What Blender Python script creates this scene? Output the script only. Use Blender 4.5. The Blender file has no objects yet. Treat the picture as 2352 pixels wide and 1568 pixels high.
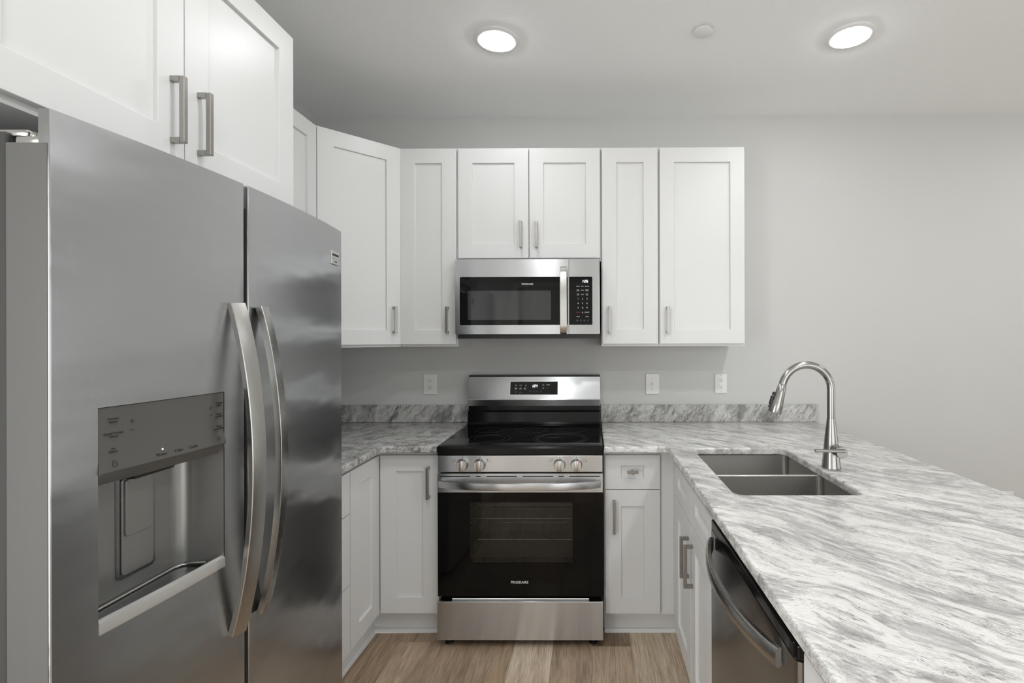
import bpy, bmesh, math, random
from mathutils import Matrix, Vector
random.seed(7)
PI = math.pi
S = bpy.context.scene
COL = S.collection

# ------------------------------------------------------------------ camera
F_PX, CX, CY, W, H = 1150.8074, 1348.5834, 774.6484, 2352, 1568
cam_d = bpy.data.cameras.new('camera'); cam = bpy.data.objects.new('camera', cam_d); COL.objects.link(cam)
yaw, pitch, roll = -.0062, .0001, -.0025
A = Matrix(((math.cos(yaw), -math.sin(yaw), 0), (math.sin(yaw), math.cos(yaw), 0), (0, 0, 1)))
B = Matrix(((1, 0, 0), (0, math.cos(pitch), math.sin(pitch)), (0, -math.sin(pitch), math.cos(pitch))))
C = Matrix(((math.cos(roll), 0, math.sin(roll)), (0, 1, 0), (-math.sin(roll), 0, math.cos(roll))))
R = C @ B @ A
rt, fw, up = R[0], R[1], R[2]
cam.matrix_world = Matrix(((rt[0], up[0], -fw[0], .3226), (rt[1], up[1], -fw[1], -2.9709), (rt[2], up[2], -fw[2], 1.4118), (0, 0, 0, 1)))
cam_d.sensor_fit = 'HORIZONTAL'; cam_d.sensor_width = 36; cam_d.lens = F_PX * 36 / W
cam_d.shift_x = (W / 2 - CX) / W; cam_d.shift_y = (CY - H / 2) / W
cam_d.clip_start = .02
S.camera = cam

# ------------------------------------------------------------------ light and exposure
S.view_settings.view_transform = 'Standard'; S.view_settings.look = 'None'
S.view_settings.gamma = 1; S.view_settings.use_curve_mapping = False
S.view_settings.exposure = 0.13
LED, LED_REAR, LED_SIDE = 62.0, 92.0, 170.0   # emission of the ceiling lights' lenses, over the kitchen and behind the camera
world = bpy.data.worlds.new('world'); S.world = world; world.use_nodes = True
world.node_tree.nodes['Background'].inputs[0].default_value = (.97, .99, 1, 1)
world.node_tree.nodes['Background'].inputs[1].default_value = .2
S.cycles.max_bounces = 10; S.cycles.diffuse_bounces = 6; S.cycles.glossy_bounces = 5
S.cycles.sample_clamp_indirect = 6
S.cycles.use_denoising = True

def area_light(name, loc, rot, sx, sy, power, color=(.965, .99, 1)):
    d = bpy.data.lights.new(name, 'AREA'); d.shape = 'RECTANGLE'; d.size = sx; d.size_y = sy; d.energy = power; d.color = color
    o = bpy.data.objects.new(name, d); COL.objects.link(o); o.location = loc; o.rotation_euler = rot
    return o
# fill lights added outside two openings made up for them on the living side
area_light('right_fill_light', (5.62, -2.3, 1.35), (0, PI / 2, 0), 1.9, 3.4, 25)
area_light('front_fill_light', (2.35, -5.62, 1.22), (-PI / 2, 0, PI), 3.6, 2.2, 58)

area_light('left_fill_light', (-1.44, -3.77, 1.10), (0, -PI / 2, 0), 1.9, .84, 46)  # added fill lamp at a made-up opening, brightens the right base cabinet

# ------------------------------------------------------------------ materials
def new_mat(name):
    m = bpy.data.materials.new(name); m.use_nodes = True
    nt = m.node_tree; return m, nt, nt.nodes['Principled BSDF']
def N(nt, t, **kw):
    n = nt.nodes.new(t)
    for k, v in kw.items(): setattr(n, k, v)
    return n
def simple(name, col, rough=.5, metal=0, spec=.5, coat=0, emit=None, estr=0):
    m, nt, b = new_mat(name)
    b.inputs['Base Color'].default_value = (*col, 1); b.inputs['Roughness'].default_value = rough
    b.inputs['Metallic'].default_value = metal; b.inputs['Specular IOR Level'].default_value = spec
    b.inputs['Coat Weight'].default_value = coat
    if emit: b.inputs['Emission Color'].default_value = (*emit, 1); b.inputs['Emission Strength'].default_value = estr
    return m
def coords(nt, scale=(1, 1, 1), rot=(0, 0, 0), loc=(0, 0, 0)):
    tc = N(nt, 'ShaderNodeTexCoord'); mp = N(nt, 'ShaderNodeMapping')
    mp.inputs['Scale'].default_value = scale; mp.inputs['Rotation'].default_value = rot; mp.inputs['Location'].default_value = loc
    nt.links.new(tc.outputs['Object'], mp.inputs['Vector']); return mp.outputs['Vector']
def noise(nt, vec, scale, detail=4, rough=.5, dist=0):
    n = N(nt, 'ShaderNodeTexNoise'); n.inputs['Scale'].default_value = scale; n.inputs['Detail'].default_value = detail
    n.inputs['Roughness'].default_value = rough; n.inputs['Distortion'].default_value = dist
    nt.links.new(vec, n.inputs['Vector']); return n
def ramp(nt, fac, stops):
    r = N(nt, 'ShaderNodeValToRGB'); e = r.color_ramp.elements
    while len(e) < len(stops): e.new(.5)
    for el, (p, c) in zip(e, stops):
        el.position = p; el.color = (c, c, c, 1) if not isinstance(c, tuple) else (*c, 1)
    nt.links.new(fac, r.inputs['Fac']); return r.outputs['Color']
def mixc(nt, fac, a, b, mode='MIX'):
    m = N(nt, 'ShaderNodeMix', data_type='RGBA', blend_type=mode)
    for sock, v in ((m.inputs[0], fac), (m.inputs[6], a), (m.inputs[7], b)):
        if hasattr(v, 'links'): nt.links.new(v, sock)
        elif isinstance(v, tuple): sock.default_value = (*v, 1)
        else: sock.default_value = v
    return m.outputs[2]
def math_(nt, op, a, b=None):
    m = N(nt, 'ShaderNodeMath', operation=op)
    for i, v in enumerate((a, b)):
        if v is None: continue
        if hasattr(v, 'links'): nt.links.new(v, m.inputs[i])
        else: m.inputs[i].default_value = v
    return m.outputs[0]
def bump(nt, b, h, strength, dist):
    bp = N(nt, 'ShaderNodeBump'); bp.inputs['Strength'].default_value = strength; bp.inputs['Distance'].default_value = dist
    nt.links.new(h, bp.inputs['Height']); nt.links.new(bp.outputs['Normal'], b.inputs['Normal'])

def paint(name, col, rough, bscale, bstr, bdist=.002):
    m, nt, b = new_mat(name)
    b.inputs['Base Color'].default_value = (*col, 1); b.inputs['Roughness'].default_value = rough
    b.inputs['Specular IOR Level'].default_value = .35
    v = coords(nt); bump(nt, b, noise(nt, v, bscale, 3, .6).outputs['Fac'], bstr, bdist); return m

def steel(name, col, rough, streak, vertical=False, aniso=.6, var=.012, wavy=0):
    """brushed stainless steel: grain running horizontally or vertically, highlights drawn out across it"""
    m, nt, b = new_mat(name)
    b.inputs['Metallic'].default_value = 1
    v = coords(nt, (streak, streak, 1.5) if vertical else (1.5, 1.5, streak))
    n = noise(nt, v, 6, 3, .6)
    rr = N(nt, 'ShaderNodeMapRange'); rr.inputs[3].default_value = rough - var; rr.inputs[4].default_value = rough + var
    nt.links.new(n.outputs['Fac'], rr.inputs[0]); nt.links.new(rr.outputs[0], b.inputs['Roughness'])
    lo = tuple(c * .985 for c in col); hi = tuple(min(1, c * 1.015) for c in col)
    nt.links.new(ramp(nt, n.outputs['Fac'], [(.3, lo), (.7, hi)]), b.inputs['Base Color'])
    if wavy: bump(nt, b, noise(nt, coords(nt, (1, 1.2, 3.2)), 2.6, 2, .45).outputs['Fac'], wavy, .012)
    if aniso:
        b.inputs['Anisotropic'].default_value = aniso
        b.inputs['Anisotropic Rotation'].default_value = 0 if vertical else .25
        t = N(nt, 'ShaderNodeTangent', direction_type='RADIAL', axis='Z'); nt.links.new(t.outputs[0], b.inputs['Tangent'])
    return m

def granite(name, rot, along=1.0, across=1.0, warp=.12, mid=.02, patch=.6, tone=1.0, seed=0.0, fleck=.415):
    """white-grey granite: drifts, ribbons and dark flecks drawn out along local x (along/across: cycles per feature)"""
    m, nt, b = new_mat(name)
    tc = N(nt, 'ShaderNodeTexCoord')
    mp = N(nt, 'ShaderNodeMapping', vector_type='TEXTURE'); mp.inputs['Rotation'].default_value = rot; mp.inputs['Location'].default_value = (seed, seed * .7, seed * .3)
    nt.links.new(tc.outputs['Object'], mp.inputs['Vector'])
    def warped(vec, sc, amt, det=3):
        wn = noise(nt, vec, sc, det, .5)
        sub = N(nt, 'ShaderNodeVectorMath', operation='SUBTRACT'); nt.links.new(wn.outputs['Color'], sub.inputs[0]); sub.inputs[1].default_value = (.5, .5, .5)
        k = N(nt, 'ShaderNodeVectorMath', operation='SCALE'); nt.links.new(sub.outputs[0], k.inputs[0]); k.inputs['Scale'].default_value = amt
        ad = N(nt, 'ShaderNodeVectorMath', operation='ADD'); nt.links.new(vec, ad.inputs[0]); nt.links.new(k.outputs[0], ad.inputs[1]); return ad.outputs[0]
    V = warped(warped(mp.outputs['Vector'], 1.7, warp, 2), 9, mid, 3)
    def nz(fa, fc, det, rough):
        q = N(nt, 'ShaderNodeVectorMath', operation='MULTIPLY'); nt.links.new(V, q.inputs[0]); q.inputs[1].default_value = (along * fa, across * fc, across * fc)
        return noise(nt, q.outputs[0], 1.0, det, rough).outputs['Fac']
    T = lambda r, g, b_: (r * tone, g * tone, b_ * tone)
    n1 = nz(7, 34, 6, .62)
    c = ramp(nt, n1, [(.32, T(.40, .39, .375)), (.44, T(.545, .535, .515)), (.54, T(.67, .66, .64)), (.66, T(.78, .775, .755))])
    fine = nz(34, 230, 4, .65)
    c = mixc(nt, .5, c, ramp(nt, fine, [(.34, .16), (.5, .5), (.66, .84)]), 'OVERLAY')
    c = mixc(nt, .16, c, ramp(nt, noise(nt, mp.outputs['Vector'], 330, 2, .6).outputs['Fac'], [(.34, .1), (.62, .85)]), 'OVERLAY')
    # grey drifts with soft and hard edges
    dr = nz(4.2, 13, 7, .66)
    g = ramp(nt, nz(12, 60, 6, .7), [(.34, T(.16, .156, .15)), (.5, T(.31, .305, .295)), (.64, T(.46, .455, .44))])
    c = mixc(nt, math_(nt, 'MULTIPLY', ramp(nt, dr, [(.50, 0.0), (.55, .75), (.62, 1.0)]), patch), c, g)
    # clean white ribbons
    c = mixc(nt, math_(nt, 'MULTIPLY', ramp(nt, nz(6.5, 34, 5, .58), [(.545, 0.0), (.585, 1.0)]), .72), c, T(.81, .80, .775))
    # dark flecks gathered in trains
    fl = ramp(nt, nz(36, 230, 5, .72), [(fleck - .04, 1.0), (fleck, 0.0)])
    tr = ramp(nt, nz(6, 18, 5, .6), [(.45, .04), (.55, 1.0)])
    c = mixc(nt, math_(nt, 'MULTIPLY', math_(nt, 'MULTIPLY', fl, tr), .8), c, (.07, .066, .061))
    nt.links.new(c, b.inputs['Base Color'])
    b.inputs['Roughness'].default_value = .18; b.inputs['Specular IOR Level'].default_value = .45
    return m

def wood_floor(name):
    m, nt, b = new_mat(name)
    tc = N(nt, 'ShaderNodeTexCoord'); sp = N(nt, 'ShaderNodeSeparateXYZ'); nt.links.new(tc.outputs['Object'], sp.inputs[0])
    X = math_(nt, 'DIVIDE', math_(nt, 'ADD', sp.outputs[0], .207), .178)
    i = math_(nt, 'FLOOR', X); fx = math_(nt, 'SUBTRACT', X, i)
    w1 = N(nt, 'ShaderNodeTexWhiteNoise', noise_dimensions='1D'); nt.links.new(i, w1.inputs['W'])
    Y = math_(nt, 'ADD', math_(nt, 'DIVIDE', sp.outputs[1], 1.22), math_(nt, 'MULTIPLY', w1.outputs['Value'], 7.0))
    j = math_(nt, 'FLOOR', Y); fy = math_(nt, 'SUBTRACT', Y, j)
    cv = N(nt, 'ShaderNodeCombineXYZ'); nt.links.new(i, cv.inputs[0]); nt.links.new(j, cv.inputs[1])
    w2 = N(nt, 'ShaderNodeTexWhiteNoise', noise_dimensions='2D'); nt.links.new(cv.outputs[0], w2.inputs['Vector'])
    gv = N(nt, 'ShaderNodeCombineXYZ')
    nt.links.new(math_(nt, 'MULTIPLY', sp.outputs[0], 26), gv.inputs[0]); nt.links.new(math_(nt, 'MULTIPLY', sp.outputs[1], 2.2), gv.inputs[1])
    nt.links.new(math_(nt, 'MULTIPLY', w2.outputs['Value'], 40), gv.inputs[2])
    g1 = noise(nt, gv.outputs[0], 1.3, 7, .68, .6)
    gv2 = N(nt, 'ShaderNodeCombineXYZ')
    nt.links.new(math_(nt, 'MULTIPLY', sp.outputs[0], 190), gv2.inputs[0]); nt.links.new(math_(nt, 'MULTIPLY', sp.outputs[1], 9), gv2.inputs[1])
    nt.links.new(math_(nt, 'MULTIPLY', w2.outputs['Value'], 17), gv2.inputs[2])
    g2 = noise(nt, gv2.outputs[0], 1.0, 3, .6)
    tone = ramp(nt, w2.outputs['Value'], [(0, (.25, .178, .118)), (.35, (.37, .272, .19)), (.7, (.50, .385, .282)), (1, (.66, .54, .42))])
    grain = ramp(nt, g1.outputs['Fac'], [(.28, (.50, .46, .42)), (.5, (.85, .83, .80)), (.72, (1.0, .98, .95))])
    c = mixc(nt, .85, tone, grain, 'MULTIPLY')
    lv = N(nt, 'ShaderNodeCombineXYZ')
    nt.links.new(math_(nt, 'MULTIPLY', sp.outputs[0], 9), lv.inputs[0]); nt.links.new(math_(nt, 'MULTIPLY', sp.outputs[1], 1.1), lv.inputs[1]); nt.links.new(math_(nt, 'MULTIPLY', w2.outputs['Value'], 23), lv.inputs[2])
    c = mixc(nt, .8, c, ramp(nt, noise(nt, lv.outputs[0], 1.6, 4, .6).outputs['Fac'], [(.34, (.60, .57, .54)), (.5, (.92, .91, .90)), (.64, (1, 1, 1))]), 'MULTIPLY')
    c = mixc(nt, .5, c, ramp(nt, g2.outputs['Fac'], [(.3, .25), (.6, .8)]), 'OVERLAY')
    yl = ramp(nt, noise(nt, gv.outputs[0], .55, 2, .5).outputs['Fac'], [(.58, 0.0), (.7, 1.0)])
    c = mixc(nt, math_(nt, 'MULTIPLY', yl, .45), c, (.42, .30, .17))
    ex = math_(nt, 'LESS_THAN', math_(nt, 'MINIMUM', fx, math_(nt, 'SUBTRACT', 1.0, fx)), .006)
    ey = math_(nt, 'LESS_THAN', math_(nt, 'MINIMUM', fy, math_(nt, 'SUBTRACT', 1.0, fy)), .001)
    c = mixc(nt, math_(nt, 'MULTIPLY', math_(nt, 'MAXIMUM', ex, ey), .3), c, (.06, .045, .03))
    nt.links.new(c, b.inputs['Base Color']); b.inputs['Roughness'].default_value = .42
    bump(nt, b, g2.outputs['Fac'], .15, .0006)
    return m

def see_through(name, tint, gloss_rough=.02, fac=.12):
    m, nt, b = new_mat(name); nt.nodes.remove(b)
    out = nt.nodes['Material Output']; tr = N(nt, 'ShaderNodeBsdfTransparent'); tr.inputs[0].default_value = (*tint, 1)
    gl = N(nt, 'ShaderNodeBsdfGlossy'); gl.inputs['Roughness'].default_value = gloss_rough
    fr = N(nt, 'ShaderNodeFresnel'); fr.inputs[0].default_value = 1.5
    mx = N(nt, 'ShaderNodeMixShader'); nt.links.new(fr.outputs[0], mx.inputs[0]); nt.links.new(tr.outputs[0], mx.inputs[1]); nt.links.new(gl.outputs[0], mx.inputs[2])
    nt.links.new(mx.outputs[0], out.inputs[0]); return m

M = {}
M['white'] = paint('white_cabinet_paint', (.70, .70, .693), .33, 60, .01)
M['wall'] = paint('grey_wall_paint', (.568, .566, .552), .75, 260, .18, .0012)
M['ceil'] = paint('ceiling_paint', (.885, .90, .90), .85, 150, .55, .003)
M['trim'] = paint('white_trim_paint', (.80, .80, .79), .35, 40, .01)
M['floor'] = wood_floor('plank_floor')
M['steel_h'] = steel('brushed_steel_horizontal', (.56, .568, .575), .25, 160, False, .95)
M['steel_v'] = steel('brushed_steel_vertical', (.455, .463, .468), .25, 160, True, .75, wavy=.35)
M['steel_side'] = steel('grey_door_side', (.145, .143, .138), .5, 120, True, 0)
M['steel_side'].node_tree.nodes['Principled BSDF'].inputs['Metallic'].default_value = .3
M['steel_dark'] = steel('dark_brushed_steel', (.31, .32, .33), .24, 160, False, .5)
M['nickel'] = steel('brushed_nickel', (.44, .43, .41), .27, 60, True, 0)
M['faucet'] = steel('faucet_nickel', (.37, .36, .34), .22, 60, True, 0)
M['pull'] = steel('satin_nickel_pull', (.38, .365, .345), .34, 40, True, 0)
M['chrome'] = simple('polished_steel', (.72, .71, .69), .14, 1)
M['sink'] = steel('sink_steel', (.44, .425, .40), .32, 120, False, .5)
M['case'] = simple('dark_grey_case', (.05, .05, .048), .5)
M['knob'] = simple('satin_knob_steel', (.60, .59, .57), .30, 1)
M['black_glass'] = simple('black_glass', (.004, .004, .004), .04, 0, .22)
M['steel_bar'] = simple('polished_bar_steel', (.60, .59, .57), .22, 1)
M['black_enamel'] = simple('black_enamel', (.005, .005, .005), .12, 0, .25)
M['black'] = simple('black_plastic', (.012, .012, .012), .4)
M['micro_mesh'] = simple('microwave_screen', (.034, .034, .035), .06)
M['grey_plastic'] = simple('grey_plastic', (.33, .325, .31), .34, .75)
M['panel_grey'] = simple('smoked_control_panel', (.085, .083, .078), .16)
M['tray'] = simple('silver_tray_lip', (.62, .61, .59), .32, .6)
M['plastic'] = simple('white_plastic', (.74, .735, .72), .35)
M['slot'] = simple('dark_slot', (.02, .02, .02), .6)
M['ink'] = simple('dark_ink', (.03, .03, .03), .5)
M['ink_light'] = simple('pale_ink', (.75, .75, .73), .5, emit=(1, 1, 1), estr=.10)  # print is given a faint glow of its own
M['ink_dim'] = simple('dim_ink', (.16, .16, .155), .5)
M['ink_red'] = simple('red_ink', (.35, .03, .025), .5)
M['ring'] = simple('burner_ring_print', (.09, .09, .088), .25)
M['led'] = simple('lit_digits', (.9, .95, 1), .5, emit=(.95, .98, 1), estr=1.2)
M['lens'] = simple('lit_lens', (1, 1, 1), .5, emit=(.965, .985, 1), estr=LED)
M['lens_rear'] = simple('lit_lens_rear', (1, 1, 1), .5, emit=(.965, .985, 1), estr=LED_REAR)
M['lens_side'] = simple('lit_lens_side', (1, 1, 1), .5, emit=(.965, .985, 1), estr=LED_SIDE)
M['cavity'] = simple('oven_enamel', (.55, .55, .54), .35)
M['oven_pane'] = see_through('smoked_oven_pane', (.62, .62, .60))
M['pane'] = see_through('clear_pane', (.95, .95, .95))
M['granite_top'] = granite('granite_peninsula', (0, 0, math.radians(-44)), 1.0, 1.0, .22, .045, .58, .93, 3.1, .405)
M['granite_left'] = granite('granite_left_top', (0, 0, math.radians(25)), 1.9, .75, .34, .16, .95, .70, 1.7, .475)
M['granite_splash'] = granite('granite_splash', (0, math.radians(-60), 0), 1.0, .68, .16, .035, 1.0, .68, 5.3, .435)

# ------------------------------------------------------------------ mesh helpers
def axes(o, u, v, w):
    """matrix taking local (u right, v up, w out) to the room"""
    return Matrix(((u[0], v[0], w[0], o[0]), (u[1], v[1], w[1], o[1]), (u[2], v[2], w[2], o[2]), (0, 0, 0, 1)))
def front(x, y, z): return axes((x, y, z), (1, 0, 0), (0, 0, 1), (0, -1, 0))     # faces the camera
def east(x, y, z): return axes((x, y, z), (0, 1, 0), (0, 0, 1), (1, 0, 0))       # on the left run, faces +x
def west(x, y, z): return axes((x, y, z), (0, -1, 0), (0, 0, 1), (-1, 0, 0))     # on the peninsula, faces -x
ID = Matrix.Identity(4)

class MB:
    def __init__(s): s.b = bmesh.new()
    def box(s, x0, x1, y0, y1, z0, z1, m=ID, bev=0, seg=2):
        t = bmesh.new()
        vs = [t.verts.new((x, y, z)) for z in (z0, z1) for y in (y0, y1) for x in (x0, x1)]
        for f in ((0, 2, 3, 1), (4, 5, 7, 6), (0, 1, 5, 4), (2, 6, 7, 3), (0, 4, 6, 2), (1, 3, 7, 5)): t.faces.new([vs[i] for i in f])
        if bev: bmesh.ops.bevel(t, geom=t.edges[:], offset=bev, segments=seg, affect='EDGES', profile=.5)
        s.add(t, m); return s
    def add(s, t, m=ID):
        bmesh.ops.transform(t, matrix=m, verts=t.verts)
        bmesh.ops.recalc_face_normals(t, faces=t.faces)
        me = bpy.data.meshes.new('tmp'); t.to_mesh(me); t.free(); s.b.from_mesh(me); bpy.data.meshes.remove(me)
    def prism(s, pts, z0, z1, m=ID, bev=0, seg=2):
        t = bmesh.new(); n = len(pts)
        lo = [t.verts.new((p[0], p[1], z0)) for p in pts]; hi = [t.verts.new((p[0], p[1], z1)) for p in pts]
        t.faces.new(lo); t.faces.new(hi)
        for i in range(n): t.faces.new((lo[i], lo[(i + 1) % n], hi[(i + 1) % n], hi[i]))
        if bev: bmesh.ops.bevel(t, geom=t.edges[:], offset=bev, segments=seg, affect='EDGES', profile=.5)
        s.add(t, m); return s
    def lathe(s, prof, seg=32, m=ID, cap=True):
        """profile [(r, h)] turned round the local z axis"""
        t = bmesh.new(); rings = []
        for r, h in prof:
            rings.append([t.verts.new((r * math.cos(2 * PI * k / seg), r * math.sin(2 * PI * k / seg), h)) for k in range(seg)])
        for a, b in zip(rings, rings[1:]):
            for k in range(seg): t.faces.new((a[k], a[(k + 1) % seg], b[(k + 1) % seg], b[k]))
        if cap: t.faces.new(rings[0]); t.faces.new(rings[-1])
        s.add(t, m); return s
    def sweep(s, path, prof, up=(0, 0, 1), closed=False, m=ID, scale=None):
        """profile [(a, b)] carried along path; a lies along side = up x tangent, b along up'"""
        t = bmesh.new(); P = [Vector(p) for p in path]; U = Vector(up); rings = []; n = len(P)
        for i, p in enumerate(P):
            if closed: d = P[(i + 1) % n] - P[i - 1]
            else: d = P[min(i + 1, n - 1)] - P[max(i - 1, 0)]
            d.normalize(); side = U.cross(d); side.normalize(); u2 = d.cross(side)
            k = scale[i] if scale else 1
            rings.append([t.verts.new(p + side * a * k + u2 * b * k) for a, b in prof])
        q = len(prof)
        pairs = list(zip(rings, rings[1:])) + ([(rings[-1], rings[0])] if closed else [])
        for a, b in pairs:
            for k in range(q): t.faces.new((a[k], a[(k + 1) % q], b[(k + 1) % q], b[k]))
        if not closed: t.faces.new(rings[0]); t.faces.new(rings[-1])
        s.add(t, m); return s
    def shaker(s, m, w, h, st=.075, rt=.075, rb=.075, th=.019, rec=.010):
        """one-piece framed door: local u 0..w, v 0..h, back at 0, front at th"""
        t = bmesh.new()
        def q(u0, u1, v0, v1, z): return [t.verts.new(p) for p in ((u0, v0, z), (u1, v0, z), (u1, v1, z), (u0, v1, z))]
        bk = q(0, w, 0, h, 0); fo = q(0, w, 0, h, th); fi = q(st, w - st, rb, h - rt, th)
        ri = q(st + .0015, w - st - .0015, rb + .0015, h - rt - .0015, th - rec)
        t.faces.new(bk); t.faces.new(ri)
        sel = []
        for a, b in ((bk, fo), (fo, fi), (fi, ri)):
            for k in range(4): t.faces.new((a[k], a[(k + 1) % 4], b[(k + 1) % 4], b[k]))
        for e in t.edges:
            if all(v in fo for v in e.verts) or all(v in fi for v in e.verts): sel.append(e)
        bmesh.ops.bevel(t, geom=sel, offset=.0014, segments=2, affect='EDGES', profile=.5)
        s.add(t, m); return s
    def pull(s, m, L, bar=.012, out=.034):
        """square U-shaped bar pull: local v 0..L along the bar, w out of the door"""
        h = bar / 2
        s.box(-h, h, 0, L, out - bar, out, m, .0012); s.box(-h, h, 0, bar, 0, out - bar, m); s.box(-h, h, L - bar, L, 0, out - bar, m); return s
    def slab(s, outer, holes, z0, z1, r=.007, n=4):
        t = bmesh.new(); loops = []
        for pts in [outer] + holes:
            k = len(pts); P = [Vector((p[0], p[1])) for p in pts]; nor = []
            for i in range(k):
                d0 = (P[i] - P[i - 1]).normalized(); d1 = (P[(i + 1) % k] - P[i]).normalized()
                n0 = Vector((-d0.y, d0.x)); n1 = Vector((-d1.y, d1.x)); b = n0 + n1; b /= max(b.length_squared, 1e-6); nor.append(b * 2)
            rings = []
            prof = [(r * .5, z0), (0, z0 + r * .5)] + [(r - r * math.cos(a), z1 - r + r * math.sin(a)) for a in [PI / 2 * j / n for j in range(n + 1)]]
            for off, z in prof: rings.append([t.verts.new((p.x + q.x * off, p.y + q.y * off, z)) for p, q in zip(P, nor)])
            for a, b in zip(rings, rings[1:]):
                for i in range(k): t.faces.new((a[i], a[(i + 1) % k], b[(i + 1) % k], b[i]))
            loops.append((rings[0], rings[-1]))
        for side in (0, 1):
            ed = []
            for lp in loops:
                v = lp[side]
                for i in range(len(v)):
                    e = t.edges.get((v[i], v[(i + 1) % len(v)])); ed.append(e)
            bmesh.ops.triangle_fill(t, edges=ed, use_beauty=True)
        s.add(t); return s
    def text(s, body, m, size, align='CENTER', thick=.0003, bold=False):
        cu = bpy.data.curves.new('t', 'FONT'); cu.body = body; cu.size = size; cu.align_x = align; cu.align_y = 'CENTER'
        cu.resolution_u = 3; cu.extrude = thick; cu.space_line = .95
        if bold: cu.offset = size * .018
        o = bpy.data.objects.new('t', cu); COL.objects.link(o)
        dg = bpy.context.evaluated_depsgraph_get(); me = bpy.data.meshes.new_from_object(o.evaluated_get(dg))
        t = bmesh.new(); t.from_mesh(me)
        bmesh.ops.transform(t, matrix=m @ Matrix.Translation((0, 0, thick)), verts=t.verts)
        me2 = bpy.data.meshes.new('tmp'); t.to_mesh(me2); t.free(); s.b.from_mesh(me2)
        bpy.data.meshes.remove(me2); bpy.data.meshes.remove(me); bpy.data.objects.remove(o); bpy.data.curves.remove(cu); return s
    def segs(s, ch, m, w, h, t=.16, slant=.1):
        """one seven-segment digit as thin bars"""
        on = {'1': 'bc', '2': 'abged', '4': 'fgbc', '5': 'afgcd'}[ch]; q = h * t
        R_ = dict(a=(0, w, h - q, h), d=(0, w, 0, q), g=(0, w, h / 2 - q / 2, h / 2 + q / 2), f=(0, q, h / 2, h), e=(0, q, 0, h / 2), b=(w - q, w, h / 2, h), c=(w - q, w, 0, h / 2))
        for k in on:
            u0, u1, v0, v1 = R_[k]; g = q * .12
            s.prism([(u0 + g + v0 * slant, v0 + g), (u1 - g + v0 * slant, v0 + g), (u1 - g + v1 * slant, v1 - g), (u0 + g + v1 * slant, v1 - g)], 0, .0006, m)
        return s
    def build(s, name, mat, parent=None, smooth=None, label=None):
        me = bpy.data.meshes.new(name)
        off = Vector((0, 0, 0))
        p = parent
        while p is not None: off += p.location; p = p.parent
        bmesh.ops.translate(s.b, verts=s.b.verts, vec=-off)
        s.b.to_mesh(me); s.b.free(); me.materials.append(mat)
        o = bpy.data.objects.new(name, me); COL.objects.link(o)
        if parent is not None: o.parent = parent
        if smooth:
            for pl in me.polygons: pl.use_smooth = True
            me.set_sharp_from_angle(angle=math.radians(smooth))
        if label: o['label'] = label
        return o

def tag(o, label, cat, group=None):
    o['label'] = label; o['category'] = cat
    if group: o['group'] = group
    return o
def thing(name, label, cat, loc, group=None):
    o = bpy.data.objects.new(name, None); COL.objects.link(o); o.location = loc; o.empty_display_size = .1
    return tag(o, label, cat, group)
def struct(name, mb, mat):
    o = mb.build(name, mat); o['kind'] = 'structure'; return o

def rrect(x0, x1, y0, y1, r, n=6, cw=False):
    pts = []
    for cx, cy, a0 in ((x1 - r, y0 + r, -90), (x1 - r, y1 - r, 0), (x0 + r, y1 - r, 90), (x0 + r, y0 + r, 180)):
        for k in range(n + 1):
            a = math.radians(a0 + 90 * k / n); pts.append((cx + r * math.cos(a), cy + r * math.sin(a)))
    return pts[::-1] if cw else pts
def circ(r, n=12): return [(r * math.cos(2 * PI * k / n), r * math.sin(2 * PI * k / n)) for k in range(n)]

# ------------------------------------------------------------------ the room
XL, XR, YF, ZC = -1.289, 5.5, -5.5, 2.722
struct('floor', MB().box(XL - .1, XR + .1, YF - .1, .1, -.1, 0), M['floor'])
struct('ceiling', MB().box(XL - .1, XR + .1, YF - .1, .1, ZC, ZC + .1), M['ceil'])
struct('wall_back', MB().box(XL - .1, XR + .1, 0, .1, 0, ZC), M['wall'])
struct('wall_left', MB().box(XL - .1, XL, -3.32, 0, 0, ZC).box(XL - .1, XL, YF, -4.22, 0, ZC).box(XL - .1, XL, -4.22, -3.32, 2.06, ZC), M['wall'])  # the gap in this wall is added to admit the left fill
# right wall with an added fill-light window opening, front wall with another and a closet door
wr = MB(); wr.box(XR, XR + .1, YF, -4.05, 0, ZC).box(XR, XR + .1, -.55, 0, 0, ZC).box(XR, XR + .1, -4.05, -.55, 0, .4).box(XR, XR + .1, -4.05, -.55, 2.35, ZC)
struct('wall_right', wr, M['wall'])
wf = MB(); wf.box(XL, .50, YF - .1, YF, 0, ZC).box(4.25, XR, YF - .1, YF, 0, ZC).box(.50, 4.25, YF - .1, YF, 2.35, ZC)
struct('wall_front', wf, M['wall'])
wn = MB()
for y0, y1 in ((-4.05, -3.99), (-2.33, -2.27), (-.61, -.55)): wn.box(XR + .02, XR + .07, y0, y1, .4, 2.35)
wn.box(XR + .02, XR + .07, -4.05, -.55, .4, .46).box(XR + .02, XR + .07, -4.05, -.55, 2.29, 2.35)
struct('added_window_1', wn, M['trim'])  # frame of the opening invented to admit the right fill light
wp = MB()
for x0, x1 in ((.50, .57), (1.72, 1.78), (2.95, 3.01), (4.18, 4.25)): wp.box(x0, x1, YF - .07, YF - .02, 0, 2.35)
wp.box(.50, 4.25, YF - .07, YF - .02, 2.28, 2.35).box(.50, 4.25, YF - .07, YF - .02, 0, .08)
struct('added_window_2', wp, M['trim'])  # frame of the made-up patio opening around the front fill light
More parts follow.
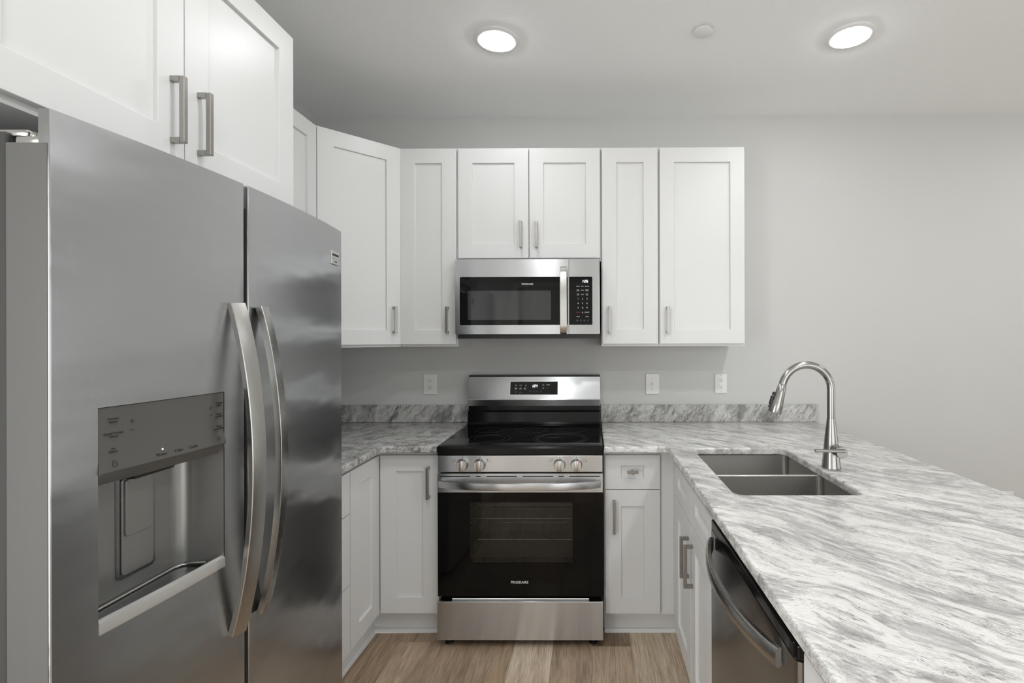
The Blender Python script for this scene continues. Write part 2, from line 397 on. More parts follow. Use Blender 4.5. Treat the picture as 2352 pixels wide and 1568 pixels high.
# partition behind the camera carrying a panelled door (it shows in the microwave's glass)
YP = -4.3
pt = MB(); pt.box(XL, -.60, YP - .1, YP, 0, ZC).box(.33, .45, YP - .1, YP, 0, ZC).box(-.60, .33, YP - .1, YP, 2.06, ZC)
struct('wall_partition', pt, M['wall'])
d1 = MB(); d1.box(-.595, .325, YP - .06, YP - .03, .01, 2.055)
for x0, x1 in ((-.595, -.48), (.21, .325)): d1.box(x0, x1, YP - .03, YP - .02, .01, 2.055)
for z0, z1 in ((.01, .22), (1.0, 1.14), (1.92, 2.055)): d1.box(-.48, .21, YP - .03, YP - .02, z0, z1)
d1.box(-.67, -.60, YP, YP + .018, 0, 2.13).box(.33, .40, YP, YP + .018, 0, 2.13).box(-.60, .33, YP, YP + .018, 2.06, 2.13)
struct('door_1', d1, M['trim'])
struct('baseboard_back', MB().box(1.40, XR, -.014, -.001, 0, .11, bev=.003), M['trim'])
struct('baseboard_left', MB().box(XL + .001, XL + .014, -3.31, -2.25, 0, .11, bev=.003), M['trim'])

# ------------------------------------------------------------------ ceiling lights
def ceiling_light(x, y, label, group, lens='lens'):
    t = thing('recessed_light', label, 'ceiling light', (x, y, ZC), group)
    ring = MB().lathe([(.0985, 0), (.0995, -.003), (.094, -.0078), (.080, -.0092), (.0705, -.0095), (.0703, 0)], 48, Matrix.Translation((x, y, ZC)))
    ring.build('trim_ring', M['trim'], t, 40)
    MB().lathe([(.0700, -.0002), (.0700, -.0095), (.0675, -.0140), (.056, -.0165), (.03, -.0180), (.004, -.0185)], 40, Matrix.Translation((x, y, ZC))).build('lens', M[lens], t, 60, 'glowing white lens')
ceiling_light(-.085, -.770, 'round recessed ceiling light above the kitchen range', None)
ceiling_light(1.458, -.782, 'round recessed ceiling light above the peninsula and faucet', None)
for lx, ly in ((-.085, -1.85), (1.458, -1.85), (-.085, -3.0), (1.458, -3.0), (3.2, -.9), (3.2, -2.6)):
    ceiling_light(lx, ly, 'round recessed ceiling light out of the picture', 'recessed lights out of view', 'lens_side' if lx == 1.458 else 'lens_rear')
sp = MB().lathe([(.028, -.0005), (.028, -.0075), (.042, -.008), (.0425, -.0105), (.040, -.012), (.004, -.0125)], 36, Matrix.Translation((.808, -.83, ZC))).build('sprinkler_cover', M['trim'], None, 40)
tag(sp, 'small flat white disc cover on the ceiling between the two lights', 'sprinkler cover')

# ------------------------------------------------------------------ wall cabinets
ZUB, ZUT = 1.365, 2.421; ZD0, ZD1 = 1.378, 2.411
def add_door(root, m, w, h, hu=None, hv=None, hl=.14, name='door', st=.075, rt=.075, rb=.075, horizontal=False):
    d = MB().shaker(m, w, h, st, rt, rb).build(name, M['white'], root)
    if hu is not None:
        mm = m @ Matrix.Translation((hu, hv, .0191))
        MB().pull(mm, hl).build('handle', M['pull'], d, label='satin nickel bar handle')
    return d
def upper(label, x0, x1, doors, z0=ZUB, zd=ZD0):
    t = thing('wall_cabinet', label, 'kitchen cabinet', ((x0 + x1) / 2, -.15, z0))
    MB().box(x0 + .0005, x1 - .0005, -.305, -.001, z0, ZUT, bev=.001).build('cabinet_body', M['white'], t)
    for a, b, hx, hz in doors: add_door(t, front(a, -.3055, zd), b - a, ZD1 - zd, hx - a, hz - zd)
    return t
upper('narrow white wall cabinet left of the microwave, tall single door', -.686, -.381, [(-.6805, -.3865, -.430, 1.435)])
upper('short white double-door cabinet directly above the microwave', -.381, .381, [(-.3755, -.002, -.041, 1.884), (.002, .3755, .041, 1.884)], 1.817, 1.832)
upper('narrow white wall cabinet just right of the microwave', .381, .686, [(.3865, .6805, .425, 1.434)])
upper('wide single-door white wall cabinet at the right end of the run', .686, 1.143, [(.6915, 1.1375, .730, 1.433)])
# corner cabinet with its door across the corner
t = thing('corner_wall_cabinet', 'white corner wall cabinet with its door set diagonally', 'kitchen cabinet', (-1.05, -.25, ZUB))
MB().prism([(XL + .001, -.001), (-.6865, -.001), (-.6865, -.3045), (-.984, -.6115), (XL + .001, -.6115)], ZUB, ZUT).build('cabinet_body', M['white'], t)
u = Vector((-.6865 + .984, -.3045 + .6115, 0)); L = u.length; u.normalize(); w = Vector((u.y, -u.x, 0))
o = Vector((-.984, -.6115, ZD0)) + w * .0005 + u * .010
add_door(t, axes(o, u, (0, 0, 1), w), L - .020, ZD1 - ZD0, L - .020 - .040, 1.436 - ZD0)
# cabinet on the left wall between corner and fridge
t = thing('wall_cabinet', 'white wall cabinet on the left wall, half hidden behind the refrigerator', 'kitchen cabinet', (-1.13, -.95, ZUB))
MB().box(XL + .001, -.984, -1.2965, -.6125, ZUB, ZUT, bev=.001).build('cabinet_body', M['white'], t)
add_door(t, east(-.9835, -1.291, ZD0), .334, ZD1 - ZD0, .290, .058); add_door(t, east(-.9835, -.953, ZD0), .334, ZD1 - ZD0, .044, .058)
# deep cabinet over the fridge
t = thing('fridge_top_cabinet', 'deep white double-door cabinet above the steel refrigerator', 'kitchen cabinet', (-.98, -1.756, 1.817))
MB().box(XL + .001, -.686, -2.2135, -1.2985, 1.817, ZUT, bev=.001).build('cabinet_body', M['white'], t)
add_door(t, east(-.6855, -2.209, 1.832), .4545, ZD1 - 1.832, .4545 - .037, .042, .157); add_door(t, east(-.6855, -1.7515, 1.832), .4475, ZD1 - 1.832, .042, .042, .157)

# ------------------------------------------------------------------ base cabinets
ZB0, ZB1 = .122, .862; ZT = .8835
def shoe(mb, pts, m=ID): mb.sweep(pts, [(0, 0), (.012, 0), (.012, .006), (.009, .013), (.004, .019), (0, .02)], (0, 0, 1)); return mb
# corner base cabinet (two hinged leaves meeting in the corner)
t = thing('corner_base_cabinet', 'white corner base cabinet with two door leaves meeting left of the range', 'kitchen cabinet', (-1.0, -.4, 0))
MB().prism([(XL + .001, -.001), (-.3835, -.001), (-.3835, -.609), (-.686, -.609), (-.686, -.9145), (XL + .001, -.9145)], .108, ZT).build('cabinet_body', M['white'], t)
add_door(t, front(-.6645, -.6095, ZB0), .2765, ZB1 - ZB0, .2305, .663 - ZB0, .147)
add_door(t, east(-.6855, -.9115, ZB0), .2785, ZB1 - ZB0)
MB().prism([(-.74, -.02), (-.385, -.02), (-.385, -.565), (-.72, -.565), (-.72, -.914), (-.74, -.914)], 0, .1075).build('toe_kick', M['white'], t)
MB().prism([(-.7195, -.5655), (-.385, -.5655), (-.385, -.5775), (-.7075, -.5775), (-.7075, -.914), (-.7195, -.914)], 0, .02, bev=.003).build('shoe_molding', M['trim'], t)
# three-drawer base next to the fridge
t = thing('drawer_base_cabinet', 'white three-drawer base cabinet squeezed beside the refrigerator', 'kitchen cabinet', (-1.0, -1.1, 0))
MB().box(XL + .001, -.686, -1.2955, -.9155, .108, ZT).build('cabinet_body', M['white'], t)
for z0, z1 in ((.122, .3955), (.4005, .687), (.692, .862)):
    d = MB().shaker(east(-.6855, -1.2925, z0), .3735, z1 - z0, .075, .05, .05).build('drawer', M['white'], t)
    MB().pull(axes((-.6663, -1.195, (z0 + z1) / 2), (0, 0, -1), (0, 1, 0), (1, 0, 0)), .13).build('handle', M['pull'], d, label='satin nickel bar handle')
MB().box(-.74, -.72, -1.295, -.915, 0, .1075).build('toe_kick', M['white'], t)
MB().box(-.7195, -.7075, -1.295, -.915, 0, .02, bev=.003).build('shoe_molding', M['trim'], t)
# drawer-and-door base right of the range
t = thing('base_cabinet', 'narrow white base cabinet right of the range, one drawer over one door', 'kitchen cabinet', (.52, -.3, 0))
MB().box(.3845, .650, -.609, -.001, .108, ZT).build('cabinet_body', M['white'], t)
d = MB().shaker(front(.3905, -.6095, .7025), .2565, .862 - .7025, .075, .05, .05).build('drawer', M['white'], t)
kn = MB(); kn.box(-.026, .026, -.006, .006, .018, .029, front(.518, -.6287, .787), .001).box(-.006, .006, -.006, .006, 0, .018, front(.518, -.6287, .787)).box(-.0055, .0055, -.0105, .0105, .020, .031, front(.518, -.6287, .787), .001)
kn.build('knob', M['pull'], d, label='satin nickel T-shaped knob')
add_door(t, front(.3905, -.6095, ZB0), .2565, .698 - ZB0, .041, .503 - ZB0, .15)
MB().box(.386, .7485, -.565, -.545, 0, .1075).build('toe_kick', M['white'], t)
MB().box(.386, .7485, -.5775, -.5655, 0, .02, bev=.003).build('shoe_molding', M['trim'], t)
# filler turning the corner
f = MB().prism([(.6505, -.609), (.712, -.609), (.712, -.7635), (.730, -.7635), (.730, -.590), (.6505, -.590)], .108, ZT).build('corner_filler', M['white'])
tag(f, 'plain white filler strip turning the corner between the two right cabinet fronts', 'cabinet filler')
# sink base in the peninsula
XP = .712
t = thing('sink_base_cabinet', 'white sink base cabinet in the peninsula, two false drawer fronts over two doors', 'kitchen cabinet', (1.0, -1.1, 0))
b = MB(); b.box(XP + .021, 1.32, -.684, -.666, .108, ZT).box(XP, 1.32, -1.4595, -1.4415, .108, ZT).box(XP + .021, 1.32, -1.4415, -.684, .108, .126).box(1.302, 1.32, -1.4415, -.684, .126, ZT)
b.box(XP, XP + .018, -1.4415, -.7645, .69, .74).box(XP, XP + .018, -1.4415, -.7645, .85, ZT).box(XP, XP + .018, -1.125, -1.10, .126, .69)
b.build('cabinet_body', M['white'], t)
for y0, y1, hu in ((-.7685, -1.1115, .343 - .036), (-1.1155, -1.4575, .036)):
    wd = y0 - y1
    MB().shaker(west(XP - .0005, y0, .722), wd, .862 - .722, .075, .045, .055).build('false_drawer_front', M['white'], t)
    add_door(t, west(XP - .0005, y0, ZB0), wd, .7175 - ZB0, hu, .503 - ZB0, .155)
MB().box(.762, .782, -1.459, -.568, 0, .1075).build('toe_kick', M['white'], t)
MB().box(.7495, .7615, -1.459, -.579, 0, .02, bev=.003).build('shoe_molding', M['trim'], t)
# base cabinet beyond the dishwasher
t = thing('base_cabinet', 'white base cabinet nearest the camera, beyond the dishwasher', 'kitchen cabinet', (1.0, -2.4, 0))
MB().box(XP, 1.32, -2.68, -2.0935, .108, ZT).build('cabinet_body', M['white'], t)
add_door(t, west(XP - .0005, -2.097, ZB0), .578, ZB1 - ZB0, .54, .58, .14)
MB().box(.762, .782, -2.68, -2.094, 0, .1075).build('toe_kick', M['white'], t)

# ------------------------------------------------------------------ worktops and upstands
def arc(cx, cy, r, a0, a1, n=6): return [(cx + r * math.cos(math.radians(a0 + (a1 - a0) * k / n)), cy + r * math.sin(math.radians(a0 + (a1 - a0) * k / n))) for k in range(n + 1)]
Z0, Z1 = .884, .914
c = MB().slab([(XL + .001, -1.2965), (-.638, -1.2965)] + arc(-.638 + .03, -.680 - .03, .03, 180, 90) + [(-.3835, -.680), (-.3835, -.001), (XL + .001, -.001)], [], Z0, Z1, .008).build('countertop', M['granite_left'], None, 40)
tag(c, 'mottled grey granite worktop left of the range', 'countertop')
c = MB().slab([(.3845, -.686)] + arc(.677 - .03, -.686 - .03, .03, 90, 0) + [(.677, -2.72), (1.652, -2.72), (1.652, -.001), (.3845, -.001)], [rrect(.782, 1.190, -1.384, -.720, .035, 6, True)], Z0, Z1, .008).build('countertop', M['granite_top'], None, 40)
tag(c, 'long streaked grey and white granite peninsula worktop holding the sink', 'countertop')
s1 = MB().box(XL + .001, -.3835, -.021, -.001, Z1 + .0003, 1.0155, bev=.0015).build('backsplash', M['granite_splash']); tag(s1, 'granite upstand strip on the wall left of the range', 'backsplash')
s2 = MB().box(.3845, 1.660, -.021, -.001, Z1 + .0003, 1.0155, bev=.0015).build('backsplash', M['granite_splash']); tag(s2, 'granite upstand strip on the wall right of the range', 'backsplash')

# ------------------------------------------------------------------ sink and faucet
t = thing('kitchen_sink', 'double-bowl stainless undermount sink set into the granite peninsula', 'sink', (.99, -1.05, .69))
def bowl(y0, y1):
    mb = MB(); t_ = bmesh.new()
    rings = []
    for off, z, r in ((-.005, .8835, .025), (0, .8835, .022), (.001, .70, .022), (.008, .686, .024), (.03, .684, .02)):
        rings.append([t_.verts.new((x, y, z)) for x, y in rrect(.775 + off, 1.197 - off, y0 + off, y1 - off, r, 5)])
    for a, b_ in zip(rings, rings[1:]):
        k = len(a)
        for i in range(k): t_.faces.new((a[i], a[(i + 1) % k], b_[(i + 1) % k], b_[i]))
    t_.faces.new(rings[-1]); mb.add(t_); ob = mb.build('bowl', M['sink'], t, 50)
    so = ob.modifiers.new('thickness', 'SOLIDIFY'); so.thickness = .0012; so.offset = -1
    cy = (y0 + y1) / 2
    MB().lathe([(.045, 0), (.045, .003), (.036, .004), (.03, .001), (.004, .001)], 32, Matrix.Translation((.99, cy, .6845))).build('drain', M['chrome'], ob, 40)
bowl(-1.046, -.7255); bowl(-1.392, -1.064)
MB().box(.777, 1.195, -1.0620, -1.0480, .845, .8862, bev=.005, seg=3).build('divider', M['chrome'], t, label='bright rounded divider between the bowls')

FX, FY = 1.239, -1.057
t = thing('faucet', 'brushed nickel gooseneck pull-down faucet behind the sink', 'faucet', (FX, FY, Z1))
T0 = Matrix.Translation((FX, FY, Z1 + .0003))
MB().lathe([(.0345, 0), (.0345, .003), (.033, .008), (.0285, .06), (.0235, .11), (.018, .16), (.0150, .188)], 40, T0).build('faucet_body', M['faucet'], t, 50)
path = [(FX, FY, z) for z in (1.1025, 1.13, 1.16, 1.19)]
path += [(1.146 + .093 * math.cos(math.radians(a)), FY, 1.212 + .093 * math.sin(math.radians(a))) for a in range(0, 169, 8)]
MB().sweep(path, circ(.0142, 20), (0, 1, 0)).build('spout', M['faucet'], t, 50)
e = Vector(path[-1]); dirv = (Vector(path[-1]) - Vector(path[-2])).normalized()
xa = dirv.orthogonal().normalized(); ya = dirv.cross(xa)
mh = axes(e + dirv * .001, xa, ya, dirv)
hd = MB().lathe([(.0138, 0), (.0158, .002), (.0178, .03), (.0225, .075), (.0255, .106), (.0245, .110), (.019, .108)], 32, mh).build('spray_head', M['faucet'], t, 50)
sx = Vector((-1, 0, 0)); sx = (sx - dirv * sx.dot(dirv)).normalized(); sy = dirv.cross(sx)
mk = axes(e, sy, dirv, sx)
MB().box(-.006, .006, .036, .050, .016, .027, mk, .002).box(-.0065, .0065, .052, .086, .019, .030, mk, .003).box(-.005, .005, .088, .098, .022, .0285, mk, .002).build('spray_button', M['black'], hd, label='black spray button')
hub = axes((FX + .004, FY - .012, .988), (1, 0, 0), (0, 0, 1), (0, -1, 0))
hb = MB().lathe([(.0195, 0), (.0195, .050), (.0215, .052), (.0215, .064), (.0205, .066)], 36, hub).build('handle_hub', M['faucet'], t, 40)
MB().sweep([(FX + .012, FY - .083, .995), (FX - .03, FY - .083, .996), (FX - .098, FY - .083, .9975)], circ(.0062, 14), (0, 0, 1)).build('lever', M['faucet'], hb, 50)

# ------------------------------------------------------------------ outlets and switch
def plate(name, label, cat, x, z, w=.080, h=.121):
    t = thing(name, label, cat, (x, -.001, z))
    MB().box(-w / 2, w / 2, -h / 2, h / 2, 0, .006, front(x, -.001, z), .0025).build('cover_plate', M['plastic'], t)
    return t, front(x, -.0071, z)
def slots(mb, m, v):
    mb.box(-.0075, -.0055, v, v + .009, 0, .0004, m).box(.0055, .0073, v + .001, v + .008, 0, .0004, m)
    mb.lathe([(.0028, 0), (.0028, .0004)], 12, m @ Matrix.Translation((0, v - .006, 0)))
t, m = plate('wall_outlet', 'white duplex outlet on the wall left of the range', 'outlet', -.628, 1.137)
for v in (.020, -.020):
    fc = MB().prism(rrect(-.0165, .0165, v - .0145, v + .0145, .012, 5), 0, .002, m).build('receptacle', M['plastic'], t)
    sl = MB(); slots(sl, m @ Matrix.Translation((0, 0, .002)), v + .001); sl.build('slots', M['slot'], fc, label='dark plug slots')
MB().lathe([(.003, 0), (.002, .001)], 12, m).build('screw', M['plastic'], t)
t, m = plate('light_switch', 'white toggle light switch on the wall between the range and the far outlet', 'light switch', .690, 1.136)
MB().box(-.0055, .0055, -.012, .012, 0, .0015, m).build('switch_frame', M['plastic'], t)
MB().box(-.004, .004, -.004, .010, 0, .010, m @ Matrix.Rotation(math.radians(18), 4, 'X'), .001).build('toggle', M['plastic'], t)
for v in (.030, -.030): MB().lathe([(.003, 0), (.002, .001)], 12, m @ Matrix.Translation((0, v, 0))).build('screw', M['grey_plastic'], t)
t, m = plate('wall_outlet', 'white rectangular-faced outlet at the right end below the wall cabinets', 'outlet', 1.0945, 1.138, .070, .114)
fc = MB().box(-.0165, .0165, -.033, .033, 0, .0022, m, .0008).build('receptacle', M['plastic'], t)
sl = MB(); slots(sl, m @ Matrix.Translation((0, 0, .0022)), .021); sl.build('slots', M['slot'], fc, label='dark plug slots')
sl = MB(); slots(sl, m @ Matrix.Translation((0, 0, .0022)), -.019); sl.build('slots', M['slot'], fc, label='dark plug slots')
for v in (.048, -.048): MB().lathe([(.0025, 0), (.002, .001)], 12, m @ Matrix.Translation((0, v, 0))).build('screw', M['grey_plastic'], t)
t, m = plate('wall_outlet', 'low white outlet plate just showing past the peninsula edge', 'outlet', 2.7725, .44)
for v in (.020, -.020): MB().prism(rrect(-.0165, .0165, v - .0145, v + .0145, .012, 5), 0, .002, m).build('receptacle', M['plastic'], t)

# ------------------------------------------------------------------ microwave
MW = dict(x0=-.371, x1=.371, z0=1.424, z1=1.8155, y=-.40)
t = thing('microwave', 'stainless over-the-range microwave with black glass front', 'microwave', (0, -.2, 1.424))
MB().box(-.371, .371, -.372, -.002, 1.430, 1.8155, bev=.002).build('case', M['grey_plastic'], t)
MB().prism([(-.02, 1.4235), (-.3725, 1.4065), (-.3725, 1.4295), (-.02, 1.4295)], -.366, .366, Matrix(((0, 0, 1, 0), (1, 0, 0, 0), (0, 1, 0, 0), (0, 0, 0, 1)))).build('underside_vent', M['black'], t, label='black underside vent')
XS = .2135   # split between door and control side
def wx(px): return (px - 1200) / 1150.8 * 2.5705 + .0
def framed(mb, m, u0, u1, v0, v1, a0, a1, c0, c1, th, sides='lrtb'):
    """sheet u0..u1 x v0..v1 with an opening a0..a1 x c0..c1"""
    mb.box(u0, a0, v0, v1, 0, th, m, .0015) if a0 > u0 else None
    mb.box(a1, u1, v0, v1, 0, th, m, .0015) if a1 < u1 else None
    mb.box(a0, a1, v0, c0, 0, th, m); mb.box(a0, a1, c1, v1, 0, th, m)
mf = front(0, -.3725, 0)
fr = MB(); t_ = bmesh.new()
GZ0, GZ1, GX0 = 1.477, 1.7235, -.3475
def panel_ring(u0, u1, v0, v1, a0, a1, c0, c1, th, r, m, rh, open_side=None):
    """steel sheet with one rounded opening, as a ring of faces"""
    mb = MB(); t_ = bmesh.new()
    outer = [(u0, v0), (u1, v0), (u1, v1), (u0, v1)]
    inner = rrect(a0, a1, c0, c1, r, 4)
    of = [t_.verts.new((p[0], p[1], th)) for p in outer]; ob = [t_.verts.new((p[0], p[1], 0)) for p in outer]
    nf = [t_.verts.new((p[0], p[1], th)) for p in inner]; nb = [t_.verts.new((p[0], p[1], th - rh)) for p in inner]
    ed = [t_.edges.new((of[i], of[(i + 1) % 4])) for i in range(4)] + [t_.edges.new((nf[i], nf[(i + 1) % len(nf)])) for i in range(len(nf))]
    bmesh.ops.triangle_fill(t_, edges=ed, use_beauty=True)
    for i in range(4): t_.faces.new((ob[i], ob[(i + 1) % 4], of[(i + 1) % 4], of[i]))
    for i in range(len(nf)): t_.faces.new((nf[i], nf[(i + 1) % len(nf)], nb[(i + 1) % len(nf)], nb[i]))
    t_.faces.new(ob); mb.add(t_, m); return mb
TH = .0275
door = panel_ring(-.371, XS - .001, 1.430, 1.8145, GX0, XS - .006, GZ0, GZ1, TH, .006, mf, .003).build('door', M['steel_h'], t)
ctl = panel_ring(XS + .001, .371, 1.430, 1.8145, XS + .0015, .334, GZ0, GZ1, TH, .004, mf, .003).build('control_side', M['steel_h'], t)
gm = front(0, -.3725 - TH + .0029, 0)
gd = MB().box(GX0, XS - .006, GZ0, GZ1, 0, .0022, gm).build('door_glass', M['black_glass'], door, label='black door glass')
MB().box(-.306, .118, 1.505, 1.654, 0, .0005, front(0, -.3725 - TH + .0006, 0)).build('window_screen', M['micro_mesh'], gd) if False else None
gc = MB().box(XS + .0015, .334, GZ0, GZ1, 0, .0022, gm).build('control_panel', M['black_glass'], ctl, label='black touch control panel')
ms = front(0, -.3725 - TH + .00065, 0)
sc_ = MB().box(-.307, .121, 1.503, 1.653, 0, .0004, ms).build('window', M['micro_mesh'], door, label='grey see-through window area')
MB().text('FRIGIDAIRE', front(.0005, -.3725 - TH + .0005, 1.6865), .0118).build('logo', M['ink_light'], door)
# side edge strips
MB().box(.366, .3718, 1.430, 1.8145, -.002, TH + .0006, mf, .001).build('edge_trim', M['chrome'], ctl)
hm = MB()
hp = [(.1870, -.3725 - TH, 1.7625), (.1870, -.3725 - TH - .020, 1.7685), (.1870, -.3725 - TH - .034, 1.752)]
hp += [(.1870, -.3725 - TH - .034 - .010 * math.sin(PI * k / 12), 1.752 - .304 * k / 12) for k in range(1, 12)]
hp += [(.1870, -.3725 - TH - .034, 1.448), (.1870, -.3725 - TH - .020, 1.4325), (.1870, -.3725 - TH, 1.4385)]
hm.sweep(hp, [(-.0165, -.004), (-.013, -.006), (.013, -.006), (.0165, -.004), (.0165, .004), (.013, .006), (-.013, .006), (-.0165, .004)], (1, 0, 0))
# profile runs (side, up): side is along the path normal, so turn it by building with x as width
hm = MB(); hm.sweep(hp, [(-.006, -.0150), (-.004, -.0170), (.004, -.0170), (.006, -.0150), (.006, .0150), (.004, .0170), (-.004, .0170), (-.006, .0150)], (1, 0, 0))
hm.build('handle', M['steel_bar'], door, 40)
lt = MB(); ld = MB(); lr = MB(); lm = MB()
mz = lambda px, py: front((px - 1200.6) / 1150.8 * 2.5705 - .0005, -.3725 - TH + .0005, 1.4118 - (py - 775) / 1150.8 * 2.5705)
# the panel is placed by its own grid: columns .262, .284, .306
cols = (.2605, .2835, .3065); row0 = 1.679
pz = lambda u, v: front(u, -.3725 - TH + .0005, v)
for i, (a, b_) in enumerate(zip(cols, ('Popcorn', 'Potato', 'Beverage'))): MB().text(b_, pz(a, 1.6745), .0055).build('key_lettering', M['ink_light'], gc)
for a, b_ in zip(cols, ('Melt\nSoften', 'Reheat', 'Defrost\nweight')): MB().text(b_, pz(a, 1.6545), .0055).build('key_lettering', M['ink_light'], gc)
for a, b_ in zip(cols, ('Time\nCook', 'Timer', 'Power\nLevel')): MB().text(b_, pz(a, 1.6325), .0055).build('key_lettering', M['ink_light'], gc)
for r_, row in enumerate(('123', '456', '789')):
    for a, b_ in zip(cols, row): MB().text(b_, pz(a, 1.610 - .0232 * r_), .0108).build('key_lettering', M['ink_light'], gc)
lr.text('STOP', pz(cols[0], 1.5405), .0082); MB().text('0', pz(cols[1], 1.5395), .0108).build('key_lettering', M['ink_light'], gc); MB().text('START', pz(cols[2], 1.5405), .0082).build('key_lettering', M['ink_light'], gc)
MB().text('+10 Sec', pz(cols[0], 1.5185), .0055).build('key_lettering', M['ink_light'], gc); MB().text('+30 Sec', pz(cols[2], 1.5185), .0055).build('key_lettering', M['ink_light'], gc)
for a in (.2555, .2735, .2925, .3105): ld.lathe([(.0042, 0), (.0042, .0004), (.0034, .0004), (.0034, 0)], 20, pz(a, 1.4995), cap=False)
ld.box(-.003, .003, -.0006, .0006, 0, .0004, pz(.2555, 1.4995)).box(-.001, .001, -.007, -.005, 0, .0004, pz(.2735, 1.4995)).box(-.001, .001, -.006, 0, 0, .0004, pz(.2925, 1.4995))
lr.build('stop_lettering', M['ink_red'], gc); ld.build('keypad_symbols', M['ink_dim'], gc)
dg = MB(); dz = pz(.2805, 1.6935)
dg.segs('1', dz @ Matrix.Translation((-.002, 0, 0)), .0075, .0135); dg.box(.0085, .0102, .003, .005, 0, .0006, dz).box(.0087, .0104, .009, .011, 0, .0006, dz)
dg.segs('2', dz @ Matrix.Translation((.0118, 0, 0)), .0082, .0135); dg.segs('5', dz @ Matrix.Translation((.0222, 0, 0)), .0082, .0135)
dg.build('clock_digits', M['led'], gc, label='lit clock digits')

# ------------------------------------------------------------------ range
t = thing('kitchen_range', 'freestanding stainless electric range with black glass top', 'range', (0, -.35, 0))
RW = .3785
# lower drawer
dr = MB().box(-RW - .0005, RW + .0005, -.690, -.672, .033, .209, bev=.002).build('storage_drawer', M['steel_h'], t)
MB().box(-RW + .006, RW - .006, -.672, -.626, .05, .205).build('drawer_box', M['black_enamel'], dr)
MB().box(-.315, .315, -.6765, -.660, .2095, .2185, bev=.003).build('drawer_pull_lip', M['chrome'], dr)
# oven door: steel top band, glass front with a real window opening onto the cavity
od = thing  # (door root is the steel band)
band = MB()
slx = [(px0, px1) for px0, px1 in ((232, 555), (615, 665), (727, 1050), (1112, 1437), (1493, 1550), (1605, 1930))]
conv = lambda q: (q / 4.611 + 960 - 1195.3) / 502.2
xs = [-RW]
BZ0, BZ1, SZ0, SZ1 = .704, .790, .7745, .7795
fo = front(0, -.627, 0)
band.box(-RW, RW, BZ0, SZ0, 0, .053, fo).box(-RW, RW, SZ1, BZ1, 0, .053, fo)
prev = -RW
for a, b_ in slx:
    a, b_ = conv(a), conv(b_); band.box(prev, a, SZ0, SZ1, 0, .053, fo); prev = b_
band.box(prev, RW, SZ0, SZ1, 0, .053, fo)
door = band.build('oven_door', M['steel_h'], t)
MB().box(-RW + .004, RW - .004, SZ0 - .002, SZ1 + .002, .002, .044, fo).build('vent_liner', M['black'], door, label='black vent slots')
WX0, WX1, WZ0, WZ1 = -.229, .239, .386, .659
gl = MB(); gm = front(0, -.627, 0)
gl.box(-RW, WX0, .2285, BZ0 - .0005, 0, .053, gm).box(WX1, RW, .2285, BZ0 - .0005, 0, .053, gm).box(WX0, WX1, .2285, WZ0, 0, .053, gm).box(WX0, WX1, WZ1, BZ0 - .0005, 0, .053, gm)
gp = gl.build('door_glass', M['black_glass'], door, label='black glass front')
MB().box(WX0 + .0002, WX1 - .0002, WZ0 + .0002, WZ1 - .0002, .049, .0528, gm).build('window_pane', M['oven_pane'], door, label='smoked see-through window')
MB().text('FRIGIDAIRE', front(-.0035, -.6801, .2925), .0160).build('logo', M['ink_light'], door)
# handle: bowed bar
hp = []
for k in range(25):
    a = -1 + 2 * k / 24; hp.append((a * .366, -.681 - .014 - .048 * (1 - a * a) ** .75, .746))
hd = MB().sweep(hp, [(.000, -.0175), (.006, -.0165), (.0105, -.010), (.0125, 0), (.0105, .010), (.006, .0165), (.000, .0175), (-.005, .015), (-.0075, 0), (-.005, -.015)], (0, 0, 1))
hd.box(-.367, -.345, -.70, -.6805, .733, .760, bev=.004).box(.345, .367, -.70, -.6805, .733, .760, bev=.004)
hd.build('handle', M['steel_h'], door, 50)
# cavity and racks seen through the window: the case is open behind the door
cs = MB(); cs.box(-RW, -.27, -.626, -.022, .035, .872).box(.27, RW, -.626, -.022, .035, .872).box(-.27, .27, -.626, -.022, .035, .30).box(-.27, .27, -.626, -.022, .715, .872).box(-.27, .27, -.10, -.022, .30, .715)
cs.build('side_case', M['case'], t)
cv = MB(); cv.box(-.2695, .2695, -.108, -.101, .301, .714).box(-.2695, -.263, -.625, -.108, .301, .714).box(.263, .2695, -.625, -.108, .301, .714).box(-.263, .263, -.625, -.108, .301, .308).box(-.263, .263, -.625, -.108, .707, .714)
for k in range(3):
    z = .40 + .09 * k
    cv.box(-.263, -.255, -.60, -.12, z - .012, z - .006).box(.255, .263, -.60, -.12, z - .012, z - .006)
cv.build('oven_cavity', M['cavity'], t, label='grey enamel oven interior')
for z in (.449, .549, .613):
    rk = MB(); rk.sweep([(-.25, -.58, z), (.25, -.58, z)], circ(.003, 8)).sweep([(-.25, -.14, z), (.25, -.14, z)], circ(.003, 8)).sweep([(-.25, -.36, z), (.25, -.36, z)], circ(.0025, 8))
    for k in range(13): rk.sweep([(-.246 + .041 * k, -.58, z + .003), (-.246 + .041 * k, -.14, z + .003)], circ(.0018, 6))
    rk.build('oven_rack', M['chrome'], t, 50, 'wire oven rack')
